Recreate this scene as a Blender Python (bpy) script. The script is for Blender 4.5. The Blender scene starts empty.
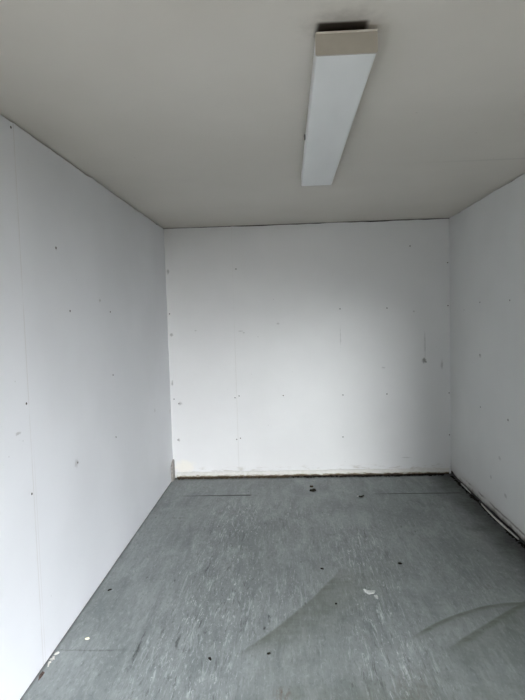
import bpy, bmesh, math, random
from mathutils import Vector, Matrix, noise as mnoise
random.seed(7)
C = bpy.context.scene.collection
W, D, H = 2.4, 4.667, 2.17          # room: x 0..W, y 0..D (back wall), z 0..H
YF = -0.35                          # front wall (behind the photographer)
PI = math.pi

# ---------------------------------------------------------------- node helpers
class S:
    """a shader socket (or number) with arithmetic"""
    nt = None
    def __init__(s, v): s.v = v
    @staticmethod
    def math(op, *a, clamp=False):
        n = S.nt.nodes.new('ShaderNodeMath'); n.operation = op; n.use_clamp = clamp
        for i, x in enumerate(a):
            x = x.v if isinstance(x, S) else x
            if isinstance(x, (int, float)): n.inputs[i].default_value = x
            else: S.nt.links.new(x, n.inputs[i])
        return S(n.outputs[0])
    def __add__(a, b): return S.math('ADD', a, b)
    def __sub__(a, b): return S.math('SUBTRACT', a, b)
    def __rsub__(a, b): return S.math('SUBTRACT', b, a)
    def __mul__(a, b): return S.math('MULTIPLY', a, b)
    __rmul__ = __mul__; __radd__ = __add__
    def __truediv__(a, b): return S.math('DIVIDE', a, b)
    def abs(a): return S.math('ABSOLUTE', a)
    def max(a, b): return S.math('MAXIMUM', a, b)
    def min(a, b): return S.math('MINIMUM', a, b)
    def sat(a): return S.math('ADD', a, 0.0, clamp=True)
    def step(a, lo, hi):            # smoothstep lo->hi gives 0->1 (lo > hi is fine)
        n = S.nt.nodes.new('ShaderNodeMapRange'); n.interpolation_type = 'SMOOTHSTEP'
        flip = lo > hi
        if flip: lo, hi = hi, lo
        n.inputs['From Min'].default_value = lo; n.inputs['From Max'].default_value = hi
        n.inputs['To Min'].default_value = 1.0 if flip else 0.0
        n.inputs['To Max'].default_value = 0.0 if flip else 1.0
        S.nt.links.new(a.v, n.inputs['Value']); return S(n.outputs[0])

def new_mat(name, rough=.6, col=(.8, .8, .8), spec=.5):
    m = bpy.data.materials.new(name); m.use_nodes = True
    nt = m.node_tree; b = nt.nodes['Principled BSDF']
    b.inputs['Base Color'].default_value = (*col, 1); b.inputs['Roughness'].default_value = rough
    b.inputs['Specular IOR Level'].default_value = spec
    S.nt = nt
    return m, nt, b

def coords():
    t = S.nt.nodes.new('ShaderNodeNewGeometry')       # world position = object position (nothing moves)
    s = S.nt.nodes.new('ShaderNodeSeparateXYZ'); S.nt.links.new(t.outputs['Position'], s.inputs[0])
    return t.outputs['Position'], S(s.outputs[0]), S(s.outputs[1]), S(s.outputs[2])

def vscale(vec, sc, off=(0, 0, 0), rot=0):
    n = S.nt.nodes.new('ShaderNodeMapping'); n.inputs['Scale'].default_value = sc
    n.inputs['Location'].default_value = off; n.inputs['Rotation'].default_value = (0, 0, rot)
    S.nt.links.new(vec, n.inputs[0]); return n.outputs[0]

def noise(vec, scale=1, detail=4, rough=.55, dist=0):
    n = S.nt.nodes.new('ShaderNodeTexNoise'); n.inputs['Scale'].default_value = scale
    n.inputs['Detail'].default_value = detail; n.inputs['Roughness'].default_value = rough
    n.inputs['Distortion'].default_value = dist
    S.nt.links.new(vec, n.inputs['Vector']); return S(n.outputs[0])

def voro(vec, scale, rnd=1.0):
    n = S.nt.nodes.new('ShaderNodeTexVoronoi'); n.inputs['Scale'].default_value = scale
    n.inputs['Randomness'].default_value = rnd
    S.nt.links.new(vec, n.inputs['Vector'])
    sp = S.nt.nodes.new('ShaderNodeSeparateColor'); S.nt.links.new(n.outputs['Color'], sp.inputs[0])
    return S(n.outputs['Distance']), S(sp.outputs[0])

def mix(fac, a, b):
    n = S.nt.nodes.new('ShaderNodeMix'); n.data_type = 'RGBA'
    S.nt.links.new(fac.v, n.inputs[0])
    for i, x in ((6, a), (7, b)):
        if isinstance(x, tuple): n.inputs[i].default_value = (*x, 1)
        else: S.nt.links.new(x, n.inputs[i])
    return n.outputs[2]

def bump(height, strength, dist, bsdf):
    n = S.nt.nodes.new('ShaderNodeBump'); n.inputs['Strength'].default_value = strength
    n.inputs['Distance'].default_value = dist
    S.nt.links.new(height.v, n.inputs['Height']); S.nt.links.new(n.outputs[0], bsdf.inputs['Normal'])

def blob(u, v, cu, cv, ru, rv, wob=None, soft=.5):     # soft-edged patch, wobbling edge
    a = (u - cu) * (1 / ru); b = (v - cv) * (1 / rv)
    d = S.math('SQRT', a * a + b * b)
    if wob is not None: d = d + wob
    return d.step(1.0, soft)

# ---------------------------------------------------------------- materials
def wall_material(name, axis, col, specks=.5):
    m, nt, b = new_mat(name, .45, col, .35)
    P, x, y, z = coords()
    u = x if axis == 'x' else y
    big = noise(P, 1.6, 3, .5)
    c = mix(big.step(.35, .7), tuple(k * .97 for k in col), tuple(min(1, k * 1.02) for k in col))
    # small grey scuffs and fly specks, denser by the rear left corner and low down
    d, r = voro(P, 14)
    dens = noise(P, 2.3, 2, .5).step(.45, .65)
    sp = d.step(.055, .03) * r.step(.74, .78) * dens * specks
    d2, r2 = voro(P, 37)
    sp2 = d2.step(.09, .05) * r2.step(.90, .93) * dens * .35 * specks
    scr = noise(vscale(P, (6, 6, 40), (3, 1, 2)), 2.2, 5, .6, 1.5).step(.70, .76) * dens * .22 * specks
    mask = sp.max(sp2).max(scr)
    n2 = noise(P, 40, 3, .6)
    if axis == 'x':
        # drip tracks near the right end, scuffs near the left end, cream filler patch above the skirting
        for cx, cz, rx, rz, k in ((2.19, 1.12, .008, .16, .30), (2.18, .98, .022, .03, .8), (2.33, .95, .014, .06, .35),
                                  (.63, 1.275, .025, .005, .5), (.655, 1.26, .012, .006, .4), (.24, 1.29, .014, .008, .3), (.06, .34, .012, .02, .5), (.03, 1.26, .02, .02, .5),
                                  (.08, .66, .022, .02, .6), (.02, .84, .012, .03, .5), (.02, 1.8, .015, .03, .5),
                                  (1.48, 1.2, .006, .14, .25), (2.10, 1.40, .012, .012, .4), (2.02, .15, .05, .008, .25),
                                  (1.84, .93, .02, .01, .3), (.95, 1.33, .02, .012, .3)):
            mask = mask.max(blob(x, z, cx, cz, rx, rz, (n2 - .5) * 1.4, .2) * k)
        # grubby band right above the skirting
        band = z.step(.115, .06) * noise(vscale(P, (9, 9, 40)), 1, 4, .65).step(.50, .68) * .5
        c = mix(band, c, (.36, .31, .22))
        c = mix(blob(x, z, .10, .10, .12, .08, (n2 - .5) * .9, .4) * .8, c, (.86, .83, .76))
        seam = ((x - .577).abs().step(.006, .001)) * z.step(1.5, .9) * .16
        c = mix(seam, c, (.45, .42, .36))
        b.inputs['Roughness'].default_value = .5
    elif name.endswith('left'):
        ln = noise(vscale(P, (1, 1, 3)), 3, 2)
        seam = ((y - 2.095).abs().step(.006, .001)) * .22 + ((y - 2.115).abs().step(.004, .001)) * z.step(1.0, .7) * .18
        c = mix(seam * ln.step(.2, .6), c, (.42, .36, .28))
        for cy, cz, ry, rz, k in ((2.54, .72, .03, .03, .35), (2.0, .98, .03, .008, .4), (4.1, .7, .02, .02, .3), (2.43, 1.73, .014, .014, .5),
                                  (2.98, 1.51, .02, .012, .5), (4.64, 1.1, .01, .04, .4), (4.62, .6, .014, .03, .4)):
            mask = mask.max(blob(y, z, cy, cz, ry, rz, (n2 - .5) * 1.4, .2) * k)
    else:
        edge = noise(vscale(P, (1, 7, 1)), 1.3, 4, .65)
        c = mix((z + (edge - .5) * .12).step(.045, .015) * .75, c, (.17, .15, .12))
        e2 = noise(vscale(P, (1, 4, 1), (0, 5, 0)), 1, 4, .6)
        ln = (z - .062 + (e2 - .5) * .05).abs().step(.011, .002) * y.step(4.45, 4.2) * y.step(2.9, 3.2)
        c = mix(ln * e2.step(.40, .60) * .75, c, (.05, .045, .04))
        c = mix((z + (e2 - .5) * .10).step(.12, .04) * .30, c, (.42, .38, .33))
        for cy, cz, ry, rz, k in ((3.95, 1.07, .03, .02, .4), (3.46, .7, .02, .014, .5), (3.6, .42, .03, .016, .35), (3.5, .2, .03, .02, .4), (3.75, .25, .02, .02, .35),
                                  (4.3,1.4,.02,.01,.3)):
            mask = mask.max(blob(y, z, cy, cz, ry, rz, (n2 - .5) * 1.4, .2) * k)
    c = mix(mask.sat(), c, (.20, .19, .17))
    nt.links.new(c, b.inputs['Base Color'])
    bump(noise(P, 5, 5, .5) + noise(P, 160, 2, .5) * .03, .12, .02, b)
    return m

M = {}
M['wall_back'] = wall_material('painted_board_back', 'x', (.80, .80, .795), .8)
M['wall_left'] = wall_material('painted_board_left', 'y', (.795, .81, .835), .35)
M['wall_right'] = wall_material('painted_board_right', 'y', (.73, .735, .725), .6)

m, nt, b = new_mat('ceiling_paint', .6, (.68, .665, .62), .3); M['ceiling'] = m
P, x, y, z = coords()
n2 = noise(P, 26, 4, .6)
c = mix(noise(P, 1.2, 3, .5).step(.3, .7), (.67, .632, .57), (.72, .682, .62))
# painted shade of the gap at the batten's near end, plus a sooty halo
gap_shade_soot = ((x - 1.197).abs().step(.082, .058) * (y - 1.545).abs().step(.052, .028)).max(blob(x, y, 1.2, 1.52, .15, .12, (n2 - .5) * .9, 0.0) * .35)
c = mix((gap_shade_soot * 1.0).sat(), c, (.05, .04, .03))
# faint board joint towards the right rear
j = (y - (x * .0 + 2.93)).abs().step(.02, .0) * x.step(1.6, 2.2)
c = mix(j * .22, c, (.3, .28, .24))
d, r = voro(P, 9)
c = mix(d.step(.05, .02) * r.step(.85, .88) * .35, c, (.3, .27, .22))
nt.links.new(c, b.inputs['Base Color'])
bump(noise(P, 3, 4, .5), .1, .03, b)

# floor: worn grey-green floor paint over plywood, scraped along the grain
m, nt, b = new_mat('worn_floor_paint', .5, (.18, .2, .2), .4); M['floor'] = m
P, x, y, z = coords()
base = mix(noise(P, 2.2, 7, .62, .6).step(.3, .7), (.192, .213, .212), (.273, .297, .294))
gr = noise(vscale(P, (42, 3.2, 1), rot=.05), 1, 6, .62)
base = mix(gr.step(.40, .75) * .18, base, (.38, .41, .41))
base = mix(gr.step(.48, .32) * .25, base, (.19, .21, .207))
wz = noise(vscale(P, (1.7, .8, 1), (.3, .9, 0)), 1.6, 3, .5)             # where the wear is
lane = ((x - .62).abs().step(.34, .08)).max((x - 1.42).abs().step(.26, .04) * y.step(4.0, 3.2)).max((x-.95).abs().step(.3,.1)*.5*y.step(2.0,2.8))
md = noise(vscale(P, (14, 3.5, 1), (6, 2, 0), rot=.06), 1, 6, .65, .8)
base = mix(md.step(.48, .66) * .40, base, (.37, .395, .39))
base = mix(md.step(.48, .32) * .45, base, (.14, .158, .155))
fs = noise(vscale(P, (70, 30, 1), (4, 2, 0), rot=.3), 1, 5, .75, .5)
base = mix(fs.step(.53, .66) * .45, base, (.40, .425, .42))
base = mix(fs.step(.46, .34) * .50, base, (.13, .145, .142))
wear = (wz.step(.34, .6) * .35 + lane * .85) * y.step(4.35, 3.8)
s1 = noise(vscale(P, (62, 6.5, 1), (2, 5, 0), rot=.10), 1, 6, .70, 1.0)
base = mix(s1.step(.54, .66) * wear * .62, base, (.52, .55, .55))
s1b = noise(vscale(P, (85, 17, 1), (1, 3, 0), rot=-.14), 1, 6, .74, 1.2)
base = mix(s1b.step(.58, .67) * wear * .9, base, (.62, .65, .65))
s2 = noise(vscale(P, (62, 7, 1), (7, 1, 0), rot=.04), 1, 8, .78, 1.0)
base = mix(s2.step(.53, .66) * wear * .8, base, (.09, .098, .095))
d, r = voro(vscale(P, (26, 9, 1), rot=.2), 1)
base = mix(d.step(.16, .06) * r.step(.80, .84) * .6, base, (.05, .052, .05))
# mop swipes: damp olive dirt with one crisp curved edge each
ws = noise(vscale(P, (5, 5, 1)), 1, 4, .6)
w1 = noise(vscale(P, (9, 30, 1), rot=-.9), 1, 4, .6)
yy = y - 2.25
fA = 0.852 + yy * .82 - yy * yy * .28
dA = x - fA + (ws - .5) * .02
mA = dA.step(-.010, .010) * (dA.step(.42, .0) * (noise(vscale(P, (16, 16, 1), rot=-1.0), 1, 2) * .5 + .75) + dA.step(.06, .0) * .3) * y.step(2.1, 2.3) * y.step(3.0, 2.75)
xx = x - 1.53
fB = 2.292 + xx * .90 - xx * xx * .72
dB = fB - y + (ws - .5) * .015
mB = dB.step(-.008, .006) * (dB.step(.04, .008) * .75 + dB.step(.14, .0) * .35) * x.step(1.5, 1.62)
fC = 2.2 + (x - 1.641) * .79
dC = fC - y + (ws - .5) * .02
mC = dC.step(-.012, .012) * (dC.step(.06, .01) * .65 + dC.step(.34, 0) * .5) * x.step(1.6, 1.75)
ol = (y.step(2.45, 1.8) * x.step(.75, 1.0) * ws.step(.3, .7) * .7)
base = mix((mA * .68).max(mB * 1.0).max(mC * 1.0).max(ol).sat() * (w1.step(.2, .75) * .5 + .5), base, (.125, .138, .112))
# rust-brown ground-in patches
n2 = noise(P, 30, 4, .65)
for cx, cy, rx, ry, k, col in ((.975, 1.93, .05, .06, .55, (.13, .085, .06)), (1.33, 2.27, .045, .05, .35, (.10, .08, .075)),
        (1.45, 1.98, .12, .16, .3, (.16, .14, .12)), (.905, 2.44, .02, .045, .75, (.045, .05, .05)), (.89, 2.36, .012, .02, .8, (.04, .04, .04)),
        (1.57, 3.1, .035, .11, .45, (.06, .065, .065)), (.53, 3.55, .015, .03, .6, (.05, .05, .05)),
        (.55, 2.95, .018, .15, .65, (.06, .065, .065)), (.355, 2.20, .016, .22, .75, (.055, .06, .06)), (.43, 2.36, .02, .12, .5, (.07, .075, .075)),
        (.50, 3.0, .02, .2, .5, (.42, .45, .45)), (.385, 2.25, .010, .2, .8, (.42, .45, .45)), (.45, 2.50, .03, .07, .6, (.36, .38, .38)),
        (1.425, 2.46, .02, .12, .8, (.5, .53, .53)), (1.45, 2.06, .022, .13, .8, (.52, .55, .55)), (1.5, 2.2, .03, .1, .55, (.4, .43, .43)), (.83, 3.2, .02, .2, .5, (.36, .39, .39)), (.22, 3.72, .09, .02, .5, (.07, .075, .075)),
        (.2, 2.2, .16, .012, .4, (.09, .10, .10)), (2.0, 2.72, .1, .05, .35, (.08, .08, .075)), (.95, 3.3, .018, .10, .6, (.42, .45, .45))):
    rip = noise(vscale(P, (70, 12, 1), (cx, cy, 0)), 1, 4, .7).step(.42, .60)
    base = mix(blob(x, y, cx, cy, rx, ry, (n2 - .5) * 1.5, .1) * rip * min(1, k * 1.3), base, col)
# joints between the floor sheets
jw = (noise(vscale(P, (7, 1, 1)), 1, 5, .7) - .5) * .05
jl = ((y - 4.187 + jw * .4).abs() - x * .012).step(.009, .002) * (x.step(.12, .45) * .6 + .4) * (x.step(.12, .2) * x.step(.72, .70)) * .9
jb = blob(x, y, .68, 4.187, .045, .017, (n2 - .5) * .8, .3)
jr = (y - 4.172 + jw * .4).abs().step(.012, .005) * (x.step(1.58, 1.85) * x.step(2.36, 2.3)) * .85
jn = (y - 2.2 + jw).abs().step(.006, .001) * x.step(.35, .2) * .4
base = mix(jl.max(jb).max(jr).max(jn * .6).sat(), base, (.012, .013, .013))
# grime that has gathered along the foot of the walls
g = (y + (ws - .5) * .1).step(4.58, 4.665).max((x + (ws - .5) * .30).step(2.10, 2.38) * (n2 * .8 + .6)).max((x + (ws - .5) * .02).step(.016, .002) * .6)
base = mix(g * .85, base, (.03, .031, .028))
nt.links.new(base, b.inputs['Base Color'])
rr = (.42 + gr * .25)
nt.links.new(rr.v, b.inputs['Roughness'])
bump(gr * .6 + s1 * .5 + noise(P, 3, 3) * .5, .25, .004, b)

def simple(key, col, rough=.6, spec=.4, nscale=60, var=.25, metallic=0, bmp=.15):
    m, nt, b = new_mat(key, rough, col, spec); b.inputs['Metallic'].default_value = metallic
    P, x, y, z = coords()
    n = noise(P, nscale, 4, .6)
    nt.links.new(mix(n.step(.3, .7), tuple(k * (1 - var) for k in col), tuple(min(1, k * (1 + var * .4)) for k in col)), b.inputs['Base Color'])
    bump(n, bmp, .003, b); M[key] = m
simple('timber_frame', (.05, .042, .034))
simple('joint_filler', (.70, .69, .66), .7)
simple('screw_metal', (.12, .11, .10), .5, .5, 200, .4, .3)
simple('fixture_enamel', (.66, .62, .56), .45, .4, 12, .06)
simple('fixture_spine', (.10, .085, .07), .6, .4, 12, .1)
simple('end_cap_beige', (.44, .41, .35), .45, .4, 12, .06)
simple('clip_black', (.03, .03, .03))
simple('cream_skirting', (.70, .67, .59), .55, .3, 35, .16)
simple('grey_offcut', (.40, .375, .35), .7, .3, 70, .3)
simple('dirt', (.10, .075, .045), .95, .1, 90, .6)
simple('dirt_dark', (.025, .022, .018), .95, .1, 90, .5)
simple('paint_flake', (.62, .64, .62), .7, .2, 120, .25)
simple('yellow_flake', (.75, .72, .55), .7, .2, 120, .15)
simple('brown_flake', (.10, .07, .06), .8, .2, 120, .4)
simple('sealant', (.66, .65, .61), .6, .3, 60, .2)
simple('outdoor_concrete', (.165, .13, .09), .9, .2, 1.5, .15)
simple('blocker_grey', (.35, .37, .37), .6, .3, 5, .1)

# skirting with brown dirt caked on its lower edge
m, nt, b = new_mat('dirty_skirting', .55, (.7, .67, .6), .3); M['skirting'] = m
P, x, y, z = coords()
e = noise(vscale(P, (12, 12, 50)), 1, 4, .7)
c = mix(noise(P, 30, 4, .6).step(.3, .75), (.72, .71, .67), (.80, .79, .76))
c = mix((z + (e - .5) * .05).step(.030, .014), c, (.23, .17, .085))
c = mix((z + (e - .5) * .04).step(.020, .010), c, (.06, .045, .03))
c = mix(noise(P, 55, 3, .7).step(.68, .74) * .7, c, (.2, .15, .1))
nt.links.new(c, b.inputs['Base Color']); bump(e, .3, .004, b)

# frosted, unlit acrylic diffuser
m, nt, b = new_mat('frosted_diffuser', .38, (.80, .84, .86), .5); M['diffuser'] = m
P, x, y, z = coords()
nt.links.new(mix(noise(vscale(P, (3, 1, 1)), 2, 3).step(.3, .7), (.78, .79, .78), (.82, .83, .82)), b.inputs['Base Color'])

# ---------------------------------------------------------------- mesh helpers
def link(name, bm, mat, parent=None, smooth=False):
    me = bpy.data.meshes.new(name); bmesh.ops.recalc_face_normals(bm, faces=bm.faces); bm.to_mesh(me); bm.free()
    if smooth:
        for p in me.polygons: p.use_smooth = True
    o = bpy.data.objects.new(name, me); C.objects.link(o)
    if mat is not None: me.materials.append(M[mat])
    if parent is not None: o.parent = parent; o.matrix_parent_inverse = parent.matrix_world.inverted()
    return o

def box(bm, x0, x1, y0, y1, z0, z1, bev=0):
    r = bmesh.ops.create_cube(bm, size=1)
    for v in r['verts']:
        v.co = Vector((x0 + (v.co.x + .5) * (x1 - x0), y0 + (v.co.y + .5) * (y1 - y0), z0 + (v.co.z + .5) * (z1 - z0)))
    if bev:
        es = list({e for v in r['verts'] for e in v.link_edges})
        bmesh.ops.bevel(bm, geom=es, offset=bev, segments=2, affect='EDGES', profile=.5)

def boxo(name, dims, mat, parent=None, bev=0):
    bm = bmesh.new(); box(bm, *dims, bev); return link(name, bm, mat, parent)

def tag(o, label=None, cat=None, group=None, kind=None):
    if label: o['label'] = label
    if cat: o['category'] = cat
    if group: o['group'] = group
    if kind: o['kind'] = kind
    return o

def panel(name, axis, pos, thick, u0, u1, z0, z1, mat, parent, jt=.003, jb=.002, seed=0, n=60):
    """wall sheet whose top and bottom edges wander a few millimetres; pos = room-side face, thick goes outward (signed)"""
    bm = bmesh.new(); rows = []
    for i in range(n + 1):
        u = u0 + (u1 - u0) * i / n
        t = z1 + mnoise.noise(Vector((u * 3.1, seed, 0))) * jt * 1.6 + mnoise.noise(Vector((u * 11, seed, 3))) * jt
        bt = z0 + max(0, mnoise.noise(Vector((u * 4, seed, 9))) * jb * 2 + mnoise.noise(Vector((u * 15, seed, 5))) * jb)
        vs = []
        for p in (pos, pos + thick):
            for zz in (bt, t):
                vs.append(bm.verts.new((u, p, zz) if axis == 'x' else (p, u, zz)))
        rows.append(vs)
    for a, c in zip(rows, rows[1:]):
        for i, j in ((0, 1), (1, 3), (3, 2), (2, 0)):
            bm.faces.new((a[i], a[j], c[j], c[i]))
    bm.faces.new((rows[0][0], rows[0][1], rows[0][3], rows[0][2])); bm.faces.new((rows[-1][0], rows[-1][1], rows[-1][3], rows[-1][2]))
    return link(name, bm, mat, parent)

# ---------------------------------------------------------------- the room
T = .014      # lining board thickness
wb = tag(boxo('wall_back', (-.08, W + .08, D + T, D + .09, -.05, H + .10), 'timber_frame'), kind='structure')
panel('wall_panel', 'x', D, T, 0, .5762, .004, H - .006, 'wall_back', wb, .0015, .001, 1)
panel('wall_panel', 'x', D, T, .5770, W, .004, H - .008, 'wall_back', wb, .004, .001, 2, 120)
boxo('panel_joint', (.570, .583, D + .0015, D + T, .004, H - .006), 'joint_filler', wb)

wl = tag(boxo('wall_left', (-.09, -T, YF, D + T, -.05, H + .10), 'timber_frame'), kind='structure')
panel('wall_panel', 'y', 0, -T, YF, .873, .002, H - .008, 'wall_left', wl, .002, .001, 11)
panel('wall_panel', 'y', 0, -T, .875, 2.0954, .002, H - .011, 'wall_left', wl, .004, .001, 12)
panel('wall_panel', 'y', 0, -T, 2.0960, D, .002, H - .008, 'wall_left', wl, .0045, .001, 13, 140)
boxo('panel_joint', (-T, -.0015, 2.09, 2.101, .004, H - .008), 'joint_filler', wl)
boxo('panel_joint', (-T, -.0015, .869, .879, .004, H - .008), 'joint_filler', wl)

wr = tag(boxo('wall_right', (W + T, W + .09, YF, D + T, -.05, H + .10), 'timber_frame'), kind='structure')
panel('wall_panel', 'y', W, T, YF, 1.2, .012, H - .004, 'wall_right', wr, .003, .008, 21)
panel('wall_panel', 'y', W, T, 1.2015, D, .016, H - .007, 'wall_right', wr, .003, .012, 22, 160)

# front wall with the doorway the photographer looks in through
DX0, DX1, DH = .12, 2.24, 1.94
bm = bmesh.new()
box(bm, -.09, DX0, YF - .09, YF, -.05, H + .10); box(bm, DX1, W + .09, YF - .09, YF, -.05, H + .10)
box(bm, DX0, DX1, YF - .09, YF, DH, H + .10)
wf = tag(link('wall_front', bm, 'wall_left'), kind='structure')
boxo('door_jamb', (DX0 - .0, DX0 + .03, YF - .10, YF + .01, 0, DH), 'cream_skirting', wf)
boxo('door_jamb', (DX1 - .03, DX1, YF - .10, YF + .01, 0, DH), 'cream_skirting', wf)
boxo('door_lintel', (DX0, DX1, YF - .10, YF + .01, DH - .03, DH), 'cream_skirting', wf)

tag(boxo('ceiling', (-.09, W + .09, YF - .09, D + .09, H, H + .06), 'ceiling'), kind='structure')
tag(boxo('floor', (-T, W + T, YF - .09, D + T, -.05, 0), 'floor'), kind='structure')

# screws holding the boards
def screw_bm():
    bm = bmesh.new()
    bmesh.ops.create_cone(bm, cap_ends=True, segments=10, radius1=.0052, radius2=.0042, depth=.0016)
    for a in (0, PI / 2):
        r = bmesh.ops.create_cube(bm, size=1)
        for v in r['verts']:
            v.co = Matrix.Rotation(a, 3, 'Z') @ Vector((v.co.x * .0056, v.co.y * .0012, .0007 + v.co.z * .0006))
    return bm
sm = link('screw', screw_bm(), 'screw_metal')
def screw(loc, nrm, parent, first=[True]):
    if first[0]: o = sm; first[0] = False
    else: o = sm.copy(); C.objects.link(o)
    o.parent = parent
    o.matrix_world = Matrix.Translation(Vector(loc) + Vector(nrm) * .0008) @ Vector(nrm).to_track_quat('Z', 'Y').to_matrix().to_4x4()
for x_, z_ in ((.606, 1.805), (.562, .70), (.598, .715), (.565, .335), (.598, .345), (1.481, 1.44), (1.876, 1.435), (2.075, 1.948),
               (1.865, .703), (1.491, .703), (1.484, .339), (2.197, .969), (2.385, 1.44), (2.385, 1.80), (2.388, .70), (2.388, .34), (.98, .71), (.02, 1.44),
               (.03, .70), (.05, .34), (.07, .66)):
    screw((x_, D, z_), (0, -1, 0), wb)
for y_, z_ in ((2.075, 2.14), (2.075, 1.082), (2.078, .721), (2.554, 1.448), (3.143, 1.078), (3.145, .709), (2.554, .717), (3.145, 1.448), (2.43, 1.73)):
    screw((0, y_, z_), (1, 0, 0), wl)
for y_, z_ in ((3.954, 1.075), (3.46, .70), (3.95, 1.45), (3.43, 1.45), (3.95, .70)):
    screw((W, y_, z_), (-1, 0, 0), wr)

# skirting along the back wall: low, cream, slightly warped, split into two lengths
def strip(name, pts, h, t, mat, parent=None):
    """thin board following points (x, y) on the floor; t = depth along -y"""
    bm = bmesh.new(); rows = []
    for i, (px, py) in enumerate(pts):
        k = mnoise.noise(Vector((px * 5, py, 2))) * .002; k2 = mnoise.noise(Vector((px * 17, py, 7))) * .004
        prof = [(0, .002), (-t + k, .002 + abs(k2)), (-t + k, h - .004 + k2), (-t + .003 + k, h + k2), (0, h + k2)]
        rows.append([bm.verts.new((px, py + a, zz)) for a, zz in prof])
    for a, c in zip(rows, rows[1:]):
        for i in range(5): bm.faces.new((a[i], a[(i + 1) % 5], c[(i + 1) % 5], c[i]))
    bm.faces.new(rows[0]); bm.faces.new(list(reversed(rows[-1])))
    return link(name, bm, mat, parent)
tag(strip('baseboard_back', [(.03 + i * (W - .05) / 90, D - .0005) for i in range(91)], .054, .012, 'skirting'), kind='structure')

# grey upright offcut in the rear left corner
bm = bmesh.new()
prof = [(4.560, .001), (4.655, .001), (4.655, .170), (4.640, .176), (4.560, .140)]
for xx_ in (.0012, .0142): [bm.verts.new((xx_, a, b_)) for a, b_ in prof]
bm.verts.ensure_lookup_table(); v = bm.verts
bm.faces.new([v[i] for i in range(5)]); bm.faces.new([v[i + 5] for i in reversed(range(5))])
for i in range(5): bm.faces.new((v[i], v[(i + 1) % 5], v[(i + 1) % 5 + 5], v[i + 5]))
bmesh.ops.bevel(bm, geom=list(bm.edges), offset=.0012, segments=1, affect='EDGES')
off = tag(link('board_offcut', bm, 'grey_offcut'), 'short grey board offcut standing upright against the left wall in the rear left corner', 'board')

# dirt caked along the foot of the walls (nobody could count it)
def crumbs(name, place, n, r0, r1, mat, flat=.6):
    bm = bmesh.new()
    for i in range(n):
        px, py = place(i / n); r = r0 + (r1 - r0) * random.random() ** 2
        q = bmesh.ops.create_icosphere(bm, subdivisions=1, radius=r)
        a = random.random() * PI; st = 1 + random.random() * 1.5
        for vv in q['verts']:
            c_ = vv.co * (1 + .35 * random.uniform(-1, 1)); c_.x *= st
            c_ = Matrix.Rotation(a, 3, 'Z') @ c_
            vv.co = Vector((px + c_.x, min(py + c_.y, 99), max(.0003, c_.z * flat + r * flat * .8)))
    return link(name, bm, mat)
def bk(t):
    xx_ = .05 + .95 * random.random()
    return xx_, D - .018 - .016 * random.random() ** 1.5
tag(crumbs('dirt_line', bk, 260, .003, .011, 'dirt', .55), 'brown crumbling dirt along the left part of the foot of the back wall', 'dirt', kind='stuff')
def bk2(t):
    xx_ = 1.03 + (W - 1.10) * random.random() ** .8
    return xx_, D - .018 - .024 * random.random() ** 1.6
tag(crumbs('dark_grit', bk2, 420, .003, .013, 'dirt_dark', .5), 'black grit on the floor along the right half of the back wall', 'dirt', kind='stuff')
def rt(t):
    yy_ = 1.6 + (D - 1.66) * random.random()
    return W - .010 - (.018 + .014 * mnoise.noise(Vector((yy_ * 5, 3, 1)))) * random.random() ** 1.3, yy_
tag(crumbs('wall_debris', rt, 1100, .0025, .0085, 'dirt_dark', .55), 'black debris packed along the foot of the right wall', 'dirt', kind='stuff')

# peeling sealant strips at the foot of the right wall
def ribbon(name, pts, w, t, mat):
    bm = bmesh.new(); rows = []
    n = len(pts)
    for i, p in enumerate(pts):
        p = Vector(p); d_ = (Vector(pts[min(i + 1, n - 1)]) - Vector(pts[max(i - 1, 0)])).normalized()
        ww = w * (.5 + .5 * math.sin(PI * (i + .6) / (n + .2))) * (1 + .25 * mnoise.noise(p * 20))
        side = d_.cross(Vector((1, 0, .35)).normalized()).normalized(); nn = side.cross(d_).normalized()
        rows.append([bm.verts.new(p + side * a * ww + nn * c_ * t) for a, c_ in ((-.5, -.5), (.5, -.5), (.5, .5), (-.5, .5))])
    for a, c_ in zip(rows, rows[1:]):
        for i in range(4): bm.faces.new((a[i], a[(i + 1) % 4], c_[(i + 1) % 4], c_[i]))
    bm.faces.new(rows[0]); bm.faces.new(list(reversed(rows[-1])))
    return link(name, bm, mat)
def curve_pts(y0, y1, f, n=22):
    return [(W - .006 - f(i / n)[0], y0 + (y1 - y0) * i / n, f(i / n)[1]) for i in range(n + 1)]
tag(ribbon('sealant_strip', curve_pts(3.86, 3.24, lambda t: (.022 + .020 * math.sin(PI * t), .022 + .014 * math.sin(PI * t * .9))), .019, .005, 'sealant'),
    'long pale peeling sealant strip bowed away from the foot of the right wall', 'sealant')
tag(ribbon('sealant_strip', curve_pts(4.32, 4.10, lambda t: (.018 + .012 * math.sin(PI * t), .022 + .014 * math.sin(PI * t))), .018, .005, 'sealant'),
    'short pale strip of sealant at the foot of the right wall nearest the rear corner', 'sealant')

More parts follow.
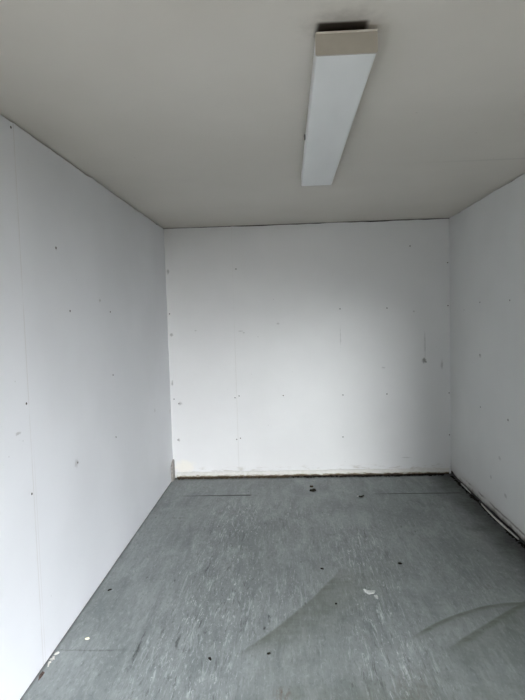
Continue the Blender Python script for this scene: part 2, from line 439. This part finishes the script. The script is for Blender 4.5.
# loose bits on the floor
def chip(name, x_, y_, lx, ly, h, mat, label, cat, rot=0, curl=0, seed=1):
    rnd = random.Random(seed); bm = bmesh.new(); n = 9
    top, bot = [], []
    for i in range(n):
        a = 2 * PI * i / n; r = rnd.uniform(.65, 1.1)
        px, py = math.cos(a) * lx * r, math.sin(a) * ly * r
        lift = curl * (px / lx) ** 2
        bot.append(bm.verts.new((px, py, .0004 + lift))); top.append(bm.verts.new((px * .82, py * .82, .0004 + lift + h * rnd.uniform(.7, 1.2))))
    cb = bm.verts.new((0, 0, .0003)); ct = bm.verts.new((0, 0, h * 1.15))
    for i in range(n):
        j_ = (i + 1) % n
        bm.faces.new((bot[i], bot[j_], top[j_], top[i])); bm.faces.new((top[i], top[j_], ct)); bm.faces.new((bot[j_], bot[i], cb))
    o = link(name, bm, mat); o.location = (x_, y_, 0); o.rotation_euler = (0, 0, rot)
    return tag(o, label, cat)
chip('paint_flake', .113, 2.283, .011, .008, .005, 'yellow_flake', 'small yellowish white flake lying on the floor near the left wall at the front', 'flake', .3, .002, 3)
chip('splinter', .072, 2.712, .014, .006, .004, 'dirt_dark', 'small dark splinter on the floor close beside the left wall', 'splinter', .9, 0, 4)
chip('dirt_clump', 1.199, 4.266, .028, .024, .012, 'dirt_dark', 'round dark clump of dirt on the floor before the middle of the back wall', 'dirt', 0, 0, 5)
chip('dirt_clump', 1.19, 4.37, .018, .016, .008, 'dirt', 'small brown clump of dirt just behind the round dark clump', 'dirt', .5, 0, 25)
chip('curled_flake', 1.556, 4.107, .026, .012, .006, 'dirt_dark', 'curled dark flake beside the left end of the right hand floor joint', 'flake', .2, .008, 6)
chip('curled_flake', 1.535, 4.115, .010, .010, .006, 'paint_flake', 'tiny pale chip touching the curled dark flake near the right hand floor joint', 'flake', .2, .003, 16)
chip('pebble', 1.228, 2.563, .0075, .006, .005, 'dirt_dark', 'tiny black pebble in the centre foreground beside the curved mop mark', 'pebble', 0, 0, 7)
chip('pebble', .917, 2.174, .010, .007, .005, 'dirt_dark', 'tiny black speck at the lower end of the left curved mop mark', 'pebble', .4, 0, 8)
chip('splinter', .676, 2.141, .007, .013, .004, 'dirt_dark', 'thin dark splinter in the left foreground of the floor', 'splinter', .5, 0, 9)
chip('splinter', 1.185, 2.93, .014, .006, .004, 'dirt_dark', 'small dark splinter at the upper end of the left curved mop mark', 'splinter', -.6, 0, 10)
chip('paint_flake', 1.402, 2.672, .036, .022, .003, 'paint_flake', 'large curled white paint flake lifting from the floor right of centre', 'flake', -.4, .010, 11)
chip('paint_flake', 1.432, 2.625, .010, .030, .003, 'paint_flake', 'narrow white paint flake just in front of the large curled white flake', 'flake', .15, .004, 12)
tag(crumbs('sealant_crumbs', lambda t: (.014 + .010 * random.random(), 2.09 + .10 * random.random()), 26, .002, .006, 'sealant', .7), 'white crumbs of sealant at the foot of the left wall below the board joint', 'sealant', kind='stuff')
chip('brown_flake', .018, 2.035, .008, .030, .005, 'brown_flake', 'dark brown flake at the foot of the left wall nearest the camera', 'flake', 0, 0, 14)
chip('pebble', 1.62, 2.985, .012, .012, .004, 'dirt_dark', 'small dark speck on the floor right of centre behind the white flakes', 'pebble', 0, 0, 15)

# ---------------------------------------------------------------- ceiling light (unlit batten)
FX0, FX1, FY0, FY1 = 1.125, 1.2895, 1.526, 3.035
FB = H - .074
root = bpy.data.objects.new('ceiling_light', None); C.objects.link(root)
root.location = ((FX0 + FX1) / 2, (FY0 + FY1) / 2, H)
tag(root, 'long white fluorescent batten light, switched off, mounted lengthwise on the ceiling', 'ceiling light')
bpy.context.view_layer.update()
boxo('mounting_spine', (FX0 + .018, FX1 - .030, FY0 + .035, FY1 - .02, H - .017, H), 'fixture_spine', root, .001)
# shallow folded tray
bm = bmesh.new()
box(bm, FX0 + .003, FX1 - .003, FY0 + .004, FY1 - .004, H - .022, H - .017)
link('tray', bm, 'fixture_enamel', root)
# diffuser: long trough with rounded lower edges
bm = bmesh.new(); sec = []
zt = H - .0225; r = .006
pts = [(FX0, zt)]
for k in range(6):
    a = PI + k / 5 * PI / 2; pts.append((FX0 + r + r * math.cos(a), FB + r + r * math.sin(a)))
for k in range(6):
    a = 1.5 * PI + k / 5 * PI / 2; pts.append((FX1 - r + r * math.cos(a), FB + r + r * math.sin(a)))
pts.append((FX1, zt))
rings = []
for yy_ in (FY0 + .006, FY1 - .012):
    rings.append([bm.verts.new((a, yy_, zz)) for a, zz in pts])
for i in range(len(pts)):
    j_ = (i + 1) % len(pts); bm.faces.new((rings[0][i], rings[0][j_], rings[1][j_], rings[1][i]))
bm.faces.new(rings[0]); bm.faces.new(list(reversed(rings[1])))
link('diffuser', bm, 'diffuser', root)
def cap(name, y0, y1, mat, top):
    bm = bmesh.new(); rr_ = []
    for yy_ in (y0, y1):
        rr_.append([bm.verts.new((a + (-.0012 if a < 1.2 else .0012), yy_, (top if zz == zt else zz - .0012))) for a, zz in pts])
    for i in range(len(pts)):
        j_ = (i + 1) % len(pts); bm.faces.new((rr_[0][i], rr_[0][j_], rr_[1][j_], rr_[1][i]))
    bm.faces.new(rr_[0]); bm.faces.new(list(reversed(rr_[1])))
    return link(name, bm, mat, root)
tag(cap('end_cap', FY0, FY0 + .006, 'end_cap_beige', H - .0155), 'beige near end cap')
boxo('cap_lip', (FX0 + .002, FX1 + .001, FY0 - .004, FY0, H - .0195, H - .0155), 'fixture_enamel', root)
tag(cap('end_cap', FY1 - .012, FY1, 'fixture_enamel', H - .018), 'pale far end cap')
tag(boxo('clip', (FX0 - .004, FX0, 2.33, 2.352, H - .040, H - .022), 'clip_black', root, .0008), 'small black clip')

# ---------------------------------------------------------------- outside (behind the camera): yard that bounces daylight in
bm = bmesh.new(); box(bm, -30, 32, -45, 6, -.75, -.55)
tag(link('ground', bm, 'outdoor_concrete'), kind='structure')

bm = bmesh.new(); box(bm, -16, 2.15, -20, -8, -.56, 6.5)  # unseen block, added outside to keep sky light off the room's right side
tag(link('added_sky_blocker', bm, 'blocker_grey'), kind='structure')

# ---------------------------------------------------------------- light
SKY_BASE, SKY_GLOW = 2.4, 15.0
w = bpy.data.worlds.new('overcast_sky'); bpy.context.scene.world = w; w.use_nodes = True
nt = w.node_tree; S.nt = nt
bg = nt.nodes['Background']
tc = nt.nodes.new('ShaderNodeTexCoord'); sx = nt.nodes.new('ShaderNodeSeparateXYZ'); nt.links.new(tc.outputs['Generated'], sx.inputs[0])
zz = S(sx.outputs[2])
# even cloud with one broad brighter region low down behind the photographer, to the right, where the sun hides
GAZ, GEL = math.radians(15), math.radians(20)
gv = Vector((math.sin(GAZ) * math.cos(GEL), -math.cos(GAZ) * math.cos(GEL), math.sin(GEL)))
dt = nt.nodes.new('ShaderNodeVectorMath'); dt.operation = 'DOT_PRODUCT'; nt.links.new(tc.outputs['Generated'], dt.inputs[0]); dt.inputs[1].default_value = gv
ang = S.math('ARCCOSINE', S(dt.outputs['Value']).min(.99999))
glow = ang.step(math.radians(38), math.radians(6))
nt.links.new(mix(zz.step(0, .8), (.97, .985, 1.015), (.90, .95, 1.02)), bg.inputs[0])
stg = glow * SKY_GLOW + SKY_BASE
nt.links.new(stg.v, bg.inputs[1])

sd = bpy.data.lights.new('veiled_sun', 'SUN'); so = bpy.data.objects.new('veiled_sun', sd); C.objects.link(so)
SUN_EL, SUN_AZ = math.radians(7.4), math.radians(5)      # low glow behind the camera, slightly from the right
dirv = Vector((math.sin(SUN_AZ) * math.cos(SUN_EL) * -1, math.cos(SUN_AZ) * math.cos(SUN_EL), -math.sin(SUN_EL)))
so.rotation_euler = (-dirv).to_track_quat('Z', 'Y').to_euler()
sd.energy = .82; sd.angle = math.radians(10); sd.color = (.95, 1, 1)

# ---------------------------------------------------------------- camera
yaw, pitch, roll, f, cx, cz = 0.046014, 0.06167, -0.029306, 545.297, 1.027059, 1.395975
cyw, syw, cp, sp_ = math.cos(yaw), math.sin(yaw), math.cos(pitch), math.sin(pitch)
fwd = Vector((-syw * cp, cyw * cp, -sp_)); right = Vector((cyw, syw, 0)); up = right.cross(fwd)
r2 = math.cos(roll) * right + math.sin(roll) * up; u2 = -math.sin(roll) * right + math.cos(roll) * up
cam = bpy.data.cameras.new('camera'); co = bpy.data.objects.new('camera', cam); C.objects.link(co)
mw = Matrix.Identity(4)
for i in range(3): mw[i][0] = r2[i]; mw[i][1] = u2[i]; mw[i][2] = -fwd[i]; mw[i][3] = (cx, 0, cz)[i]
co.matrix_world = mw
cam.sensor_fit = 'VERTICAL'; cam.sensor_height = 24; cam.lens = f * 24 / 700; cam.clip_start = .02
sc = bpy.context.scene; sc.camera = co
vs = sc.view_settings; vs.view_transform = 'Standard'; vs.look = 'None'; vs.gamma = 1; vs.use_curve_mapping = False
vs.exposure = 0.95
